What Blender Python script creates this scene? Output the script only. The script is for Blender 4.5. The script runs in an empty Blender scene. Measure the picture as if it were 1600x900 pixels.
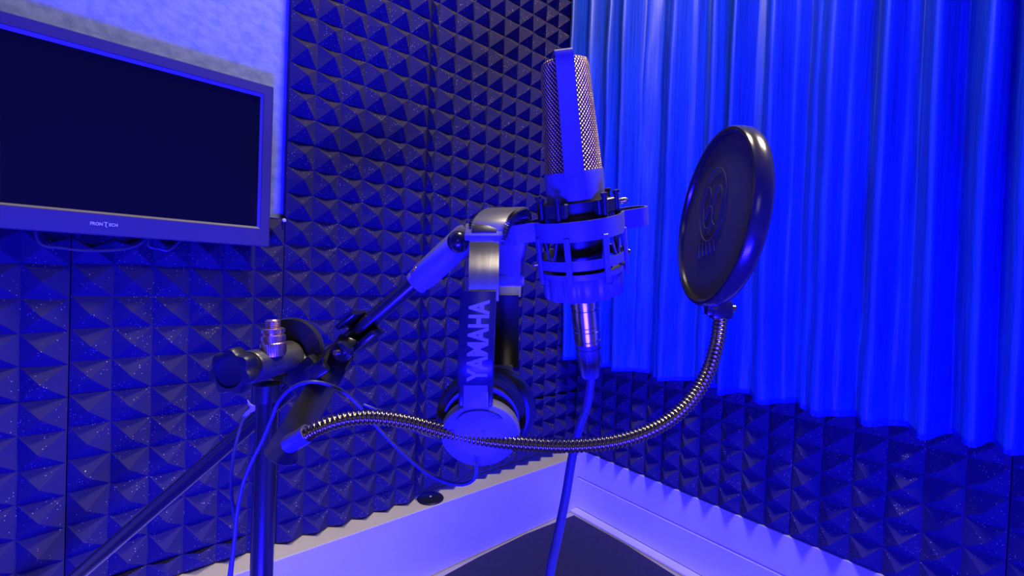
import bpy, bmesh, math, random
from mathutils import Vector, Matrix
from mathutils import noise as mnoise
S = bpy.context.scene
COL = S.collection
PI = math.pi

# ------------------------------------------------------------------ camera
F = 686.392
CP = Vector((-1.07456, -0.93913, 0.04525))
FW = Vector((0.64625883, 0.76293457, -0.01674436)).normalized()
RT = Vector((0.7629063, -0.6454066, 0.03773991)).normalized()
UP = RT.cross(FW).normalized()
camd = bpy.data.cameras.new('camera'); camo = bpy.data.objects.new('camera', camd); COL.objects.link(camo)
m = Matrix((RT, UP, -FW)).transposed().to_4x4(); m.translation = CP
camo.matrix_world = m
camd.sensor_width = 36; camd.lens = 36 * F / 1600; camd.clip_start = 0.02
S.camera = camo

# ------------------------------------------------------------------ world, lights, exposure
S.view_settings.view_transform = 'Standard'; S.view_settings.look = 'None'
S.view_settings.gamma = 1; S.view_settings.use_curve_mapping = False
S.view_settings.exposure = 0.0
wd = bpy.data.worlds.new('world'); S.world = wd; wd.use_nodes = True
wd.node_tree.nodes['Background'].inputs[0].default_value = (1.0, 0.9, 0.8, 1)
wd.node_tree.nodes['Background'].inputs[1].default_value = 0.03

def area(name, loc, target, size, power, color, sy=None, spread=180):
    l = bpy.data.lights.new(name, 'AREA'); l.energy = power; l.color = color
    l.shape = 'RECTANGLE'; l.size = size; l.size_y = sy or size; l.spread = math.radians(spread)
    o = bpy.data.objects.new(name, l); COL.objects.link(o); o.location = loc
    o.rotation_euler = (Vector(target) - Vector(loc)).to_track_quat('-Z', 'Y').to_euler()
    return o
BLUE = (0.006, 0.003, 1.0)
WARM = (1.0, 0.86, 0.66)
area('blue_flood', (-1.30, -1.28, -0.59), (-0.25, -0.35, 0.9), 0.5, 125, BLUE, sy=0.15)
area('warm_ceiling_lamp', (-0.62, -0.62, 1.52), (-0.62, -0.60, 0), 0.30, 19, WARM)
area('added_warm_back_fill', (-1.95, -2.05, 0.42), (-0.8, -0.7, 0.1), 0.35, 0.8, WARM)  # added warm fill behind the camera, gives the steel slider something to reflect
area('warm_side_lamp', (-0.34, -1.02, 0.88), (-0.76, -0.64, 0.16), 0.16, 1.0, WARM, spread=50)

# ------------------------------------------------------------------ materials
def mat(name, color, rough=0.5, metal=0.0, spec=0.5, **k):
    mt = bpy.data.materials.new(name); mt.use_nodes = True
    b = mt.node_tree.nodes['Principled BSDF']
    b.inputs['Base Color'].default_value = (*color, 1)
    b.inputs['Roughness'].default_value = rough; b.inputs['Metallic'].default_value = metal
    b.inputs['Specular IOR Level'].default_value = spec
    for kk, v in k.items(): b.inputs[kk.replace('_', ' ')].default_value = v
    return mt
def nodes(mt): return mt.node_tree.nodes, mt.node_tree.links, mt.node_tree.nodes['Principled BSDF']
def noise_color(mt, scale, c1, c2, lo=0.35, hi=0.65, stretch=(1, 1, 1), bump=0, bdist=0.001, detail=4):
    N, L, b = nodes(mt)
    tc = N.new('ShaderNodeTexCoord'); mp = N.new('ShaderNodeMapping'); mp.inputs['Scale'].default_value = stretch
    nz = N.new('ShaderNodeTexNoise'); nz.inputs['Scale'].default_value = scale; nz.inputs['Detail'].default_value = detail
    cr = N.new('ShaderNodeValToRGB'); cr.color_ramp.elements[0].position = lo; cr.color_ramp.elements[1].position = hi
    cr.color_ramp.elements[0].color = (*c1, 1); cr.color_ramp.elements[1].color = (*c2, 1)
    L.new(tc.outputs['Object'], mp.inputs[0]); L.new(mp.outputs[0], nz.inputs['Vector'])
    L.new(nz.outputs['Fac'], cr.inputs[0]); L.new(cr.outputs[0], b.inputs['Base Color'])
    if bump:
        bp = N.new('ShaderNodeBump'); bp.inputs['Strength'].default_value = bump; bp.inputs['Distance'].default_value = bdist
        L.new(nz.outputs['Fac'], bp.inputs['Height']); L.new(bp.outputs[0], b.inputs['Normal'])
    return mt

M = {}
# charcoal foam with dust specks
f = mat('charcoal_foam', (0.08, 0.075, 0.085), 0.95, spec=0.15); N, L, b = nodes(f)
tc = N.new('ShaderNodeTexCoord')
vo = N.new('ShaderNodeTexVoronoi'); vo.inputs['Scale'].default_value = 330
lt = N.new('ShaderNodeMath'); lt.operation = 'LESS_THAN'; lt.inputs[1].default_value = 0.21
sep = N.new('ShaderNodeSeparateColor'); gt = N.new('ShaderNodeMath'); gt.operation = 'GREATER_THAN'; gt.inputs[1].default_value = 0.78
mul = N.new('ShaderNodeMath'); mul.operation = 'MULTIPLY'
nz = N.new('ShaderNodeTexNoise'); nz.inputs['Scale'].default_value = 26; nz.inputs['Detail'].default_value = 3
n2 = N.new('ShaderNodeMath'); n2.operation = 'GREATER_THAN'; n2.inputs[1].default_value = 0.5
mul2 = N.new('ShaderNodeMath'); mul2.operation = 'MULTIPLY'
mix = N.new('ShaderNodeMix'); mix.data_type = 'RGBA'
mix.inputs['A'].default_value = (0.042, 0.036, 0.082, 1); mix.inputs['B'].default_value = (0.85, 0.75, 0.45, 1)
fine = N.new('ShaderNodeTexNoise'); fine.inputs['Scale'].default_value = 900; fine.inputs['Detail'].default_value = 2
bp = N.new('ShaderNodeBump'); bp.inputs['Strength'].default_value = 0.5; bp.inputs['Distance'].default_value = 0.0008
L.new(tc.outputs['Object'], vo.inputs['Vector']); L.new(tc.outputs['Object'], nz.inputs['Vector']); L.new(tc.outputs['Object'], fine.inputs['Vector'])
L.new(vo.outputs['Distance'], lt.inputs[0]); L.new(vo.outputs['Color'], sep.inputs[0]); L.new(sep.outputs[0], gt.inputs[0])
L.new(lt.outputs[0], mul.inputs[0]); L.new(gt.outputs[0], mul.inputs[1])
L.new(nz.outputs['Fac'], n2.inputs[0]); L.new(mul.outputs[0], mul2.inputs[0]); L.new(n2.outputs[0], mul2.inputs[1])
L.new(mul2.outputs[0], mix.inputs['Factor']); L.new(mix.outputs['Result'], b.inputs['Base Color'])
L.new(fine.outputs['Fac'], bp.inputs['Height']); L.new(bp.outputs[0], b.inputs['Normal'])
M['foam'] = f
M['plaster'] = noise_color(mat('lavender_plaster', (0.5, 0.5, 0.6), 0.85), 60, (0.25, 0.32, 0.70), (0.34, 0.41, 0.82), 0.35, 0.55, bump=0.6, bdist=0.003, detail=10)
M['white_wall'] = mat('white_paint', (0.75, 0.72, 0.68), 0.7)
M['dark_ceiling'] = mat('dark_ceiling', (0.06, 0.06, 0.06), 0.9)
M['trim'] = noise_color(mat('white_trim', (0.8, 0.75, 0.7), 0.45), 9, (0.74, 0.69, 0.63), (0.80, 0.75, 0.70))
M['floor'] = noise_color(mat('pale_floor', (0.6, 0.56, 0.5), 0.6), 12, (0.55, 0.5, 0.45), (0.65, 0.6, 0.55))
M['mat'] = noise_color(mat('dark_floor_mat', (0.05, 0.045, 0.05), 0.7), 60, (0.022, 0.018, 0.05), (0.028, 0.024, 0.062), bump=0.2)
# satin curtain
c = mat('blue_satin_curtain', (0.1, 0.2, 0.7), 0.42, spec=0.6); N, L, b = nodes(c)
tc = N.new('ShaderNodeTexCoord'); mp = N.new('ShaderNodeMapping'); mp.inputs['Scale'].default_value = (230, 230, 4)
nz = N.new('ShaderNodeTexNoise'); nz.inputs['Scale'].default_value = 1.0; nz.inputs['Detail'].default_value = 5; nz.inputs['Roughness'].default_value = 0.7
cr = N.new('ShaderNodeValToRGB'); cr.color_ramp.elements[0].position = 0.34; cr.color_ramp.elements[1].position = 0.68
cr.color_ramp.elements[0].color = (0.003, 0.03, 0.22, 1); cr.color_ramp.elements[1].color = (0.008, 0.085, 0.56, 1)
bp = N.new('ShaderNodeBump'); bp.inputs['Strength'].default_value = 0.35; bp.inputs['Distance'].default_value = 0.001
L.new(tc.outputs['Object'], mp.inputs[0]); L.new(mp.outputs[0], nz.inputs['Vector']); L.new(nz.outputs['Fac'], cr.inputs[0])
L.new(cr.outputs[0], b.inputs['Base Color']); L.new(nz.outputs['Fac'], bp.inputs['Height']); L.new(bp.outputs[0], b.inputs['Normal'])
M['curtain'] = c
M['black'] = mat('black_plastic', (0.014, 0.014, 0.018), 0.36)
M['gloss_black'] = mat('gloss_black', (0.012, 0.012, 0.015), 0.2, spec=0.6)
M['black_metal'] = mat('black_metal', (0.075, 0.07, 0.065), 0.24, 0.7)
M['hoop'] = mat('hoop_metal', (0.07, 0.065, 0.055), 0.2, 0.6)
M['housing'] = mat('housing_metal', (0.09, 0.085, 0.075), 0.32, 0.6)
M['grey_metal'] = mat('grey_coated_metal', (0.13, 0.12, 0.21), 0.36, 0.35)
M['sleeve'] = mat('grey_sleeve', (0.17, 0.16, 0.24), 0.5)
M['chrome'] = mat('chrome_joint', (0.55, 0.52, 0.5), 0.22, 1.0)
M['steel'] = noise_color(mat('brushed_steel', (0.8, 0.77, 0.72), 0.2, 1.0), 1, (0.82, 0.8, 0.76), (1.0, 0.98, 0.93), 0.35, 0.65, stretch=(400, 400, 8))
M['brass'] = mat('brass', (0.85, 0.58, 0.38), 0.3, 1.0)
M['leather'] = mat('headband_leather', (0.16, 0.15, 0.15), 0.36, spec=0.6)
M['pad'] = mat('ear_pad_leather', (0.03, 0.03, 0.032), 0.4)
M['cup'] = mat('cup_plastic', (0.16, 0.16, 0.24), 0.42)
M['arm'] = mat('arm_plastic', (0.018, 0.018, 0.03), 0.28, spec=0.4)
M['letter'] = mat('pale_lettering', (0.42, 0.38, 0.5), 0.6)
M['logo'] = mat('silver_lettering', (0.8, 0.8, 0.85), 0.5)
M['bezel'] = mat('monitor_bezel', (0.055, 0.042, 0.09), 0.36, spec=0.6)
M['lip'] = mat('bezel_lip', (0.30, 0.28, 0.32), 0.35)
M['screen'] = mat('monitor_screen', (0.003, 0.003, 0.012), 0.12, spec=0.5)
M['rubber'] = mat('cable_rubber', (0.06, 0.06, 0.09), 0.36)
M['white'] = mat('white_tape', (0.85, 0.82, 0.85), 0.5)
M['cord'] = mat('elastic_cord', (0.05, 0.05, 0.06), 0.8)
M['popcloth'] = mat('pop_filter_nylon', (0.05, 0.04, 0.045), 0.85)
M['poplogo'] = mat('pop_filter_print', (0.055, 0.045, 0.055), 0.85)
# woven wire grille
g = mat('gold_wire_mesh', (0.8, 0.55, 0.35), 0.3, 1.0); N, L, b = nodes(g)
uv = N.new('ShaderNodeUVMap'); sx = N.new('ShaderNodeSeparateXYZ'); L.new(uv.outputs[0], sx.inputs[0])
def mth(op, a, bb):
    n = N.new('ShaderNodeMath'); n.operation = op
    for i, x in enumerate((a, bb)):
        if x is None: continue
        if isinstance(x, (int, float)): n.inputs[i].default_value = x
        else: L.new(x, n.inputs[i])
    return n.outputs[0]
K = 2 * PI / 0.0076
su = mth('SINE', mth('MULTIPLY', sx.outputs[0], K), None); sv = mth('SINE', mth('MULTIPLY', sx.outputs[1], K), None)
pr = mth('MULTIPLY', su, sv); ab = mth('ABSOLUTE', pr, None)
cr = N.new('ShaderNodeValToRGB'); cr.color_ramp.elements[0].position = 0.2; cr.color_ramp.elements[1].position = 0.5
cr.color_ramp.elements[0].color = (0.01, 0.008, 0.01, 1); cr.color_ramp.elements[1].color = (0.95, 0.58, 0.28, 1)
bp = N.new('ShaderNodeBump'); bp.inputs['Strength'].default_value = 1.0; bp.inputs['Distance'].default_value = 0.0012
L.new(ab, cr.inputs[0]); L.new(cr.outputs[0], b.inputs['Base Color']); L.new(ab, bp.inputs['Height']); L.new(bp.outputs[0], b.inputs['Normal'])
M['grille'] = g

# ------------------------------------------------------------------ helpers
ROOTLOC = {}
def W(u, v, z):                          # a photo pixel at a chosen distance from the lens -> a point of the room
    return CP + (FW + RT * ((u - 800) / F) - UP * ((v - 450) / F)) * z
def thing(name, label, cat, loc, group=None):
    o = bpy.data.objects.new(name, None); o.empty_display_size = 0.02; COL.objects.link(o); o.location = loc
    o['label'] = label; o['category'] = cat
    if group: o['group'] = group
    ROOTLOC[o] = Vector(loc); return o
def obj(name, bm, material, parent=None, label=None, cat=None, group=None, kind=None, smooth=True, origin=None, ang=35):
    me = bpy.data.meshes.new(name)
    bmesh.ops.recalc_face_normals(bm, faces=bm.faces)
    off = ROOTLOC[parent] if parent else Vector(origin or (0, 0, 0))
    if off.length: bmesh.ops.translate(bm, verts=bm.verts, vec=-off)
    bm.to_mesh(me); bm.free()
    mats = material if isinstance(material, (list, tuple)) else [material]
    for mm in mats: me.materials.append(mm)
    if smooth:
        for p in me.polygons: p.use_smooth = True
        me.set_sharp_from_angle(angle=math.radians(ang))
    o = bpy.data.objects.new(name, me); COL.objects.link(o)
    if parent: o.parent = parent; ROOTLOC[o] = ROOTLOC[parent]
    else: o.location = off; ROOTLOC[o] = off
    if label: o['label'] = label
    if cat: o['category'] = cat
    if group: o['group'] = group
    if kind: o['kind'] = kind
    return o
def frame(axis, hint=None):
    a = Vector(axis).normalized(); h = Vector(hint or (0, 0, 1))
    if abs(a.dot(h.normalized())) > 0.98: h = Vector((1, 0, 0))
    e1 = (h - a * h.dot(a)).normalized(); return a, e1, a.cross(e1)
def box(bm, c, ax, size, bev=0.0, seg=2):
    """c centre, ax three unit axes, size full lengths"""
    vs = []
    for i in (-1, 1):
        for j in (-1, 1):
            for k in (-1, 1):
                vs.append(bm.verts.new(Vector(c) + ax[0] * (i * size[0] / 2) + ax[1] * (j * size[1] / 2) + ax[2] * (k * size[2] / 2)))
    fs = [(0, 1, 3, 2), (4, 6, 7, 5), (0, 4, 5, 1), (2, 3, 7, 6), (0, 2, 6, 4), (1, 5, 7, 3)]
    faces = [bm.faces.new([vs[i] for i in q]) for q in fs]
    if bev:
        es = set(e for fc in faces for e in fc.edges)
        bmesh.ops.bevel(bm, geom=list(es), offset=bev, segments=seg, affect='EDGES', profile=0.5)
def bx(bm, lo, hi, bev=0.0):
    lo = Vector(lo); hi = Vector(hi)
    box(bm, (lo + hi) / 2, (Vector((1, 0, 0)), Vector((0, 1, 0)), Vector((0, 0, 1))), hi - lo, bev)
def lathe(bm, c, axis, prof, seg=40, hint=None, rad=None, uvs=False, sx=1.0, sy=1.0):
    """prof: list of (radius, height along the axis). rad(theta, r) may alter the radius"""
    a, e1, e2 = frame(axis, hint); rings = []
    for (r, h) in prof:
        if r < 1e-6: rings.append([bm.verts.new(Vector(c) + a * h)]); continue
        ring = []
        for i in range(seg):
            t = 2 * PI * i / seg; rr = rad(t, r) if rad else r
            ring.append(bm.verts.new(Vector(c) + a * h + e1 * (rr * math.cos(t) * sx) + e2 * (rr * math.sin(t) * sy)))
        rings.append(ring)
    lay = bm.loops.layers.uv.verify() if uvs else None
    for k in range(len(rings) - 1):
        A, B = rings[k], rings[k + 1]
        for i in range(seg):
            j = (i + 1) % seg
            if len(A) == 1 and len(B) == 1: continue
            if len(A) == 1: bm.faces.new((A[0], B[i], B[j]))
            elif len(B) == 1: bm.faces.new((A[i], A[j], B[0]))
            else:
                fc = bm.faces.new((A[i], A[j], B[j], B[i]))
                if lay:
                    r0 = max(prof[k][0], prof[k + 1][0]); q = 2 * PI * 0.026 / seg
                    z0, z1 = prof[k][1], prof[k + 1][1]
                    for lp, (x, y) in zip(fc.loops, ((i, z0), (i + 1, z0), (i + 1, z1), (i, z1))): lp[lay].uv = ((x * q + y) , (x * q - y))
def cr_path(pts, n):
    P = [Vector(p) for p in pts]; P = [P[0] * 2 - P[1]] + P + [P[-1] * 2 - P[-2]]; out = []
    for i in range(1, len(P) - 2):
        p0, p1, p2, p3 = P[i - 1:i + 3]
        for k in range(n):
            t = k / n
            out.append(0.5 * ((2 * p1) + (p2 - p0) * t + (2 * p0 - 5 * p1 + 4 * p2 - p3) * t * t + (3 * p1 - p0 - 3 * p2 + p3) * t ** 3))
    out.append(P[-2]); return out
def resample(P, step):
    d = [0]
    for i in range(1, len(P)): d.append(d[-1] + (P[i] - P[i - 1]).length)
    n = max(2, int(round(d[-1] / step))); out = []; j = 0
    for k in range(n + 1):
        s = d[-1] * k / n
        while j < len(d) - 2 and d[j + 1] < s: j += 1
        t = (s - d[j]) / max(1e-9, d[j + 1] - d[j]); out.append(P[j].lerp(P[j + 1], t))
    return out, d[-1]
def tube(bm, P, r, seg=10, closed=False, cap=True):
    """P list of points, r a radius or a function of the index"""
    n = len(P); T = []
    for i in range(n):
        if closed: T.append((P[(i + 1) % n] - P[i - 1]).normalized())
        else: T.append((P[min(i + 1, n - 1)] - P[max(i - 1, 0)]).normalized())
    _, e, _ = frame(T[0]); rings = []
    for i in range(n):
        e = (e - T[i] * e.dot(T[i])).normalized(); g2 = T[i].cross(e); rr = r(i) if callable(r) else r
        rings.append([bm.verts.new(P[i] + (e * math.cos(2 * PI * k / seg) + g2 * math.sin(2 * PI * k / seg)) * rr) for k in range(seg)])
    for i in range(n if closed else n - 1):
        A, B = rings[i], rings[(i + 1) % n]
        for k in range(seg): bm.faces.new((A[k], A[(k + 1) % seg], B[(k + 1) % seg], B[k]))
    if cap and not closed: bm.faces.new(rings[0][::-1]); bm.faces.new(rings[-1])
def sweep(bm, P, wdir, tdir, w, t, closed=False, rnd=0.0):
    """flat strap: rectangular section w along wdir(i), t along tdir(i)"""
    rings = []
    n = len(P)
    for i in range(n):
        a = wdir(i) if callable(wdir) else wdir; b2 = tdir(i) if callable(tdir) else tdir
        ww = w(i) if callable(w) else w; tt = t(i) if callable(t) else t
        if rnd:
            q = []
            for (sx_, sy_) in ((1, 1), (-1, 1), (-1, -1), (1, -1)):
                cx = sx_ * (ww / 2 - rnd); cy = sy_ * (tt / 2 - rnd)
                base = math.atan2(sy_, sx_)
                for da in (-PI / 4, 0, PI / 4): q.append((cx + rnd * math.cos(base + da), cy + rnd * math.sin(base + da)))
        else: q = [(ww / 2, tt / 2), (-ww / 2, tt / 2), (-ww / 2, -tt / 2), (ww / 2, -tt / 2)]
        rings.append([bm.verts.new(P[i] + a * x + b2 * y) for x, y in q])
    m_ = len(rings[0])
    for i in range(n if closed else n - 1):
        A, B = rings[i], rings[(i + 1) % n]
        for k in range(m_): bm.faces.new((A[k], A[(k + 1) % m_], B[(k + 1) % m_], B[k]))
    if not closed: bm.faces.new(rings[0][::-1]); bm.faces.new(rings[-1])
def prism(bm, pts, n, t):
    n = Vector(n).normalized(); A = [bm.verts.new(Vector(p) - n * t / 2) for p in pts]; B = [bm.verts.new(Vector(p) + n * t / 2) for p in pts]
    bm.faces.new(A); bm.faces.new(B[::-1]); k = len(pts)
    for i in range(k): bm.faces.new((A[i], B[i], B[(i + 1) % k], A[(i + 1) % k]))
def text_bm(s, c, xd, yd, w, h, depth=0.0004, bold=0.02):
    cu = bpy.data.curves.new('t', 'FONT'); cu.body = s; cu.extrude = 0.01; cu.offset = bold; cu.align_x = 'CENTER'; cu.align_y = 'CENTER'; cu.resolution_u = 3
    o = bpy.data.objects.new('t', cu); COL.objects.link(o); bpy.context.view_layer.update()
    me = bpy.data.meshes.new_from_object(o.evaluated_get(bpy.context.evaluated_depsgraph_get()))
    bm = bmesh.new(); bm.from_mesh(me); bpy.data.objects.remove(o); bpy.data.meshes.remove(me)
    xs = [v.co.x for v in bm.verts]; ys = [v.co.y for v in bm.verts]; x0, x1, y0, y1 = min(xs), max(xs), min(ys), max(ys)
    xd = Vector(xd).normalized(); yd = Vector(yd).normalized(); nd = xd.cross(yd)
    for v in bm.verts:
        x = ((v.co.x - x0) / (x1 - x0) - 0.5) * w; y = ((v.co.y - y0) / (y1 - y0) - 0.5) * h
        v.co = Vector(c) + xd * x + yd * y + nd * (v.co.z / 0.01 * depth)
    return bm
NB = bmesh.new

# ------------------------------------------------------------------ room shell
FZ = -0.655
LEDY, LEDZ = -0.056, -0.489
def struct(name, bm, m_, smooth=False): return obj(name, bm, m_, kind='structure', smooth=smooth)
b_ = NB(); bx(b_, (-3.0, -3.2, FZ - 0.05), (0.12, 0.12, FZ)); struct('floor', b_, M['floor'])
b_ = NB(); bx(b_, (-3.0, -3.2, 1.75), (0.12, 0.12, 1.80)); struct('ceiling', b_, M['dark_ceiling'])
b_ = NB(); bx(b_, (-3.0, 0.02, FZ), (0.12, 0.12, 1.75)); struct('wall_left', b_, M['plaster'])
b_ = NB(); bx(b_, (0.02, -3.2, FZ), (0.12, 0.02, 1.75)); struct('wall_right', b_, M['white_wall'])
# boxed ledge under the foam on the left wall
b_ = NB(); bx(b_, (-3.0, LEDY, FZ), (-0.030, 0.02, LEDZ), 0.0012); struct('trim_1', b_, M['trim'])
# skirting of the right wall: upper board, lower board with a groove between, and a low step
b_ = NB(); bx(b_, (-0.030, -3.2, -0.5525), (0.02, 0.02, -0.468), 0.0015); struct('trim_2', b_, M['trim'])
b_ = NB(); bx(b_, (-0.026, -3.2, -0.556), (0.02, 0.02, -0.5525)); bx(b_, (-0.031, -3.2, -0.647), (0.02, 0.02, -0.556), 0.0018); struct('baseboard_right', b_, M['trim'])
b_ = NB(); bx(b_, (-0.060, -3.2, FZ), (-0.03, LEDY, -0.6478), 0.001); struct('trim_3', b_, M['trim'])
# dark floor mat with a hand-cut edge
e_ = [(-1.9, -0.30), (-1.2, -0.17), (-0.9, -0.125), (-0.7, -0.098), (-0.545, -0.080), (-0.416, -0.070), (-0.33, -0.068), (-0.252, -0.066), (-0.169, -0.072), (-0.070, -0.080),
      (-0.068, -0.267), (-0.078, -0.406), (-0.082, -1.0), (-0.085, -2.4), (-1.9, -2.4)]
b_ = NB(); prism(b_, [(x, y, FZ + 0.0025) for x, y in e_], (0, 0, 1), 0.005)
obj('floor_mat', b_, M['mat'], label='dark floor mat with a hand cut edge lying in the corner of the booth', cat='floor mat', smooth=False)

# ------------------------------------------------------------------ acoustic foam
rnd = random.Random(4)
def foam(wall, a0, a1, z0, z1, label, aph=0.0, zph=0.0, h=0.026, pitch=0.05, lift=0.0, pz=0.05):
    """wall 'L': runs along x at y=0; wall 'R': runs along y at x=0 (a = y). aph/zph: phase of the lattice measured from a1/z0"""
    hp, hz = pitch / 2, pz / 2
    def line(lo, hi, ref, s):
        k0 = math.ceil((lo - ref) / s + 1e-4); k1 = math.floor((hi - ref) / s - 1e-4)
        out = [(ref + k * s, k) for k in range(k0, k1 + 1)]
        f_lo = (lo, (lo - ref) / s); f_hi = (hi, (hi - ref) / s)
        return [(f_lo[0], f_lo[1])] + [(x, k) for x, k in out] + [(f_hi[0], f_hi[1])]
    AL = line(a0, a1, a1 + aph, hp); ZL = line(z0, z1, z0 + zph, hz)
    def hh(ka, kz):
        da = abs(((ka + 1) % 2) - 1); dz = abs(((kz + 1) % 2) - 1)   # 0 on valley lines, 1 at the apex
        return h * min(da, dz)
    def P(a, z, d): return Vector((a, -d - lift, z)) if wall == 'L' else Vector((-d - lift, a, z))
    bm = NB(); g_ = []
    for i, (a, ka) in enumerate(AL):
        col = []
        for j, (z, kz) in enumerate(ZL):
            inner = 0 < i < len(AL) - 1 and 0 < j < len(ZL) - 1
            H = hh(ka, kz); ja = rnd.gauss(0, 0.0007) if inner else 0; jz = rnd.gauss(0, 0.0007) if inner else 0
            hj = rnd.gauss(0, 0.0008)
            if not inner: hj *= 0.5
            bow = 0.0012 * mnoise.noise(Vector((a * 7, z * 7, 3.3)))
            col.append(bm.verts.new(P(a + ja, z + jz, H + hj + bow)))
        g_.append(col)
    for i in range(len(AL) - 1):
        for j in range(len(ZL) - 1):
            q = (g_[i][j], g_[i + 1][j], g_[i + 1][j + 1], g_[i][j + 1])
            ka = AL[i][1] if i else AL[1][1] - 1; kz = ZL[j][1] if j else ZL[1][1] - 1
            if (round(ka) + round(kz)) % 2 == 0: bm.faces.new((q[0], q[1], q[2])); bm.faces.new((q[0], q[2], q[3]))
            else: bm.faces.new((q[0], q[1], q[3])); bm.faces.new((q[1], q[2], q[3]))
    # sides and back
    ring = [g_[i][0] for i in range(len(AL))] + [g_[-1][j] for j in range(1, len(ZL))] + [g_[i][-1] for i in range(len(AL) - 2, -1, -1)] + [g_[0][j] for j in range(len(ZL) - 2, 0, -1)]
    back = []
    for v in ring:
        c = v.co.copy()
        if wall == 'L': c.y = 0.0195
        else: c.x = 0.0195
        back.append(bm.verts.new(c))
    n = len(ring)
    for i in range(n): bm.faces.new((ring[i], ring[(i + 1) % n], back[(i + 1) % n], back[i]))
    bm.faces.new(back)
    org = P((a0 + a1) / 2, z0, -0.0195)
    obj('acoustic_foam_panel', bm, M['foam'], label=label, cat='foam panel', group='pyramid foam panels on the ' + ('left' if wall == 'L' else 'right') + ' wall', smooth=False, origin=org)

GAP = 0.0006
XB = -0.5623; XA = XB - 0.30; XC = XA - 0.2924; XD = XC - 0.30
P_ = 'charcoal pyramid foam '
CX = XB + 0.275; XE = 0.018; ce = CX - XE
def zrow(a0, a1, cells, **k):
    for (z0, z1, t) in cells: foam('L', a0, a1, z0, z1, P_ + t, **k)
# column under the monitor's right half
foam('L', XC + GAP, XA - GAP, -0.153, 0.148, P_ + 'tile half covered by the right end of the monitor', pitch=0.0487)
foam('L', XC + GAP, XA - GAP, -0.453, -0.1536, P_ + 'tile behind the clamp knob and the top of the stand pole', pitch=0.0487)
foam('L', XC + GAP, XA - GAP, LEDZ + 0.0005, -0.4536, P_ + 'low strip above the ledge beside the stand pole', pitch=0.0487)
zrow(XD, XC - GAP, [(-0.157, 0.143, 'tile at the left edge of the photo, right under the monitor'), (-0.457, -0.1576, 'tile at the left edge of the photo, second below the monitor'), (LEDZ + 0.0005, -0.4576, 'low strip in the bottom left corner of the photo')], lift=0.002)
# column beside the bare plaster
zrow(XA + GAP, XB - GAP, [(0.6006, 0.90, 'tile right of the bare plaster, cut off by the top edge'), (0.3006, 0.60, 'tile with the brightest dust specks, upper one right of the bare plaster')], lift=0.003)
zrow(XA + GAP, XB - GAP, [(0.0, 0.30, 'tile right of the monitor edge, directly above the boom arm')], lift=0.0015)
zrow(XA + GAP, XB - GAP, [(-0.30, -0.0006, 'tile behind the boom arm and the pop filter clamp')])
zrow(XA + GAP, XB - GAP, [(LEDZ + 0.0005, -0.3006, 'tile with a zigzag bottom edge left of the small black disc')], zph=-0.0105)
# column behind the headphones
zrow(XB + GAP, CX - GAP, [(0.9006, 1.2, 'tile topmost in the row left of the corner'), (0.6006, 0.90, 'tile in shade at the top, right of the cut off tile'), (0.3006, 0.60, 'tile just left of the microphone head'), (0.0, 0.30, 'tile behind the headband of the headphones'), (-0.30, -0.0006, 'tile behind the lettered headphone arm and ear cup'), (-0.473, -0.3006, 'tile overhanging the small black disc on the ledge')])
zrow(CX, XE, [(0.9006, 1.2, 'tile highest in the corner beside the curtain'), (0.6006, 0.90, 'tile in the corner beside the curtain, above the microphone head'), (0.3006, 0.60, 'tile in the corner, level with the gold microphone grille'), (0.0, 0.30, 'tile in the corner behind the shock mount'), (-0.30, -0.0006, 'tile in the corner behind the microphone plug'), (-0.475, -0.3006, 'tile lowest in the corner above the end of the ledge')], aph=ce)
# right wall, below the curtain
ys = [(-0.030, -0.330, 'in the corner behind the microphone cable'), (-0.3306, -0.630, 'behind the curve of the gooseneck'), (-0.6306, -0.930, 'under the widest curtain folds'), (-0.9306, -1.230, 'at the right edge of the photo')]
for (y1, y0, t) in ys:
    foam('R', y0 + GAP, y1, -0.4675, -0.1676, P_ + 'tile above the white skirting ' + t, lift=0.024)
    foam('R', y0 + GAP, y1, -0.167, 0.133, P_ + 'tile hidden by curtain ' + t, lift=0.002)

# ------------------------------------------------------------------ curtain
RV = [(-0.030, 0.2), (-0.049, 1), (-0.075, 0.15), (-0.099, 0.75), (-0.134, 0.1), (-0.160, 0.55), (-0.183, 0.95), (-0.211, 0.1), (-0.232, 1.0), (-0.270, 0.35), (-0.309, 0.12), (-0.345, 0.6), (-0.375, 1.0), (-0.410, 0.45),
      (-0.428, 0.08), (-0.458, 0.75), (-0.490, 0.05), (-0.515, 1.0), (-0.535, 0.15), (-0.550, 0.1), (-0.592, 1.0), (-0.618, 0.35), (-0.636, 0.0), (-0.665, 0.55), (-0.692, 1.0), (-0.715, 0.6), (-0.743, 0.05),
      (-0.767, 0.85), (-0.790, 0.25), (-0.806, 0.05), (-0.832, 1.0), (-0.859, 0.0), (-0.889, 0.9), (-0.908, 0.1), (-0.926, 0.9), (-0.955, 0.0), (-0.99, 0.9), (-1.03, 0.0), (-1.07, 1.0), (-1.12, 0.1), (-1.17, 0.9), (-1.22, 0.0), (-1.3, 1), (-1.36, 0.2)]
def fold(y):
    for k in range(len(RV) - 1):
        (ya, va), (yb, vb) = RV[k], RV[k + 1]
        if yb <= y <= ya:
            t = (ya - y) / (ya - yb); t = t * t * (3 - 2 * t); return va + (vb - va) * t
    return RV[0][1] if y > RV[0][0] else RV[-1][1]
bm = NB(); NY, NZ = 620, 46; YT0, YT1 = -0.030, -1.36; ZB, ZT = -0.180, 1.30
rows = []
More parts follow.
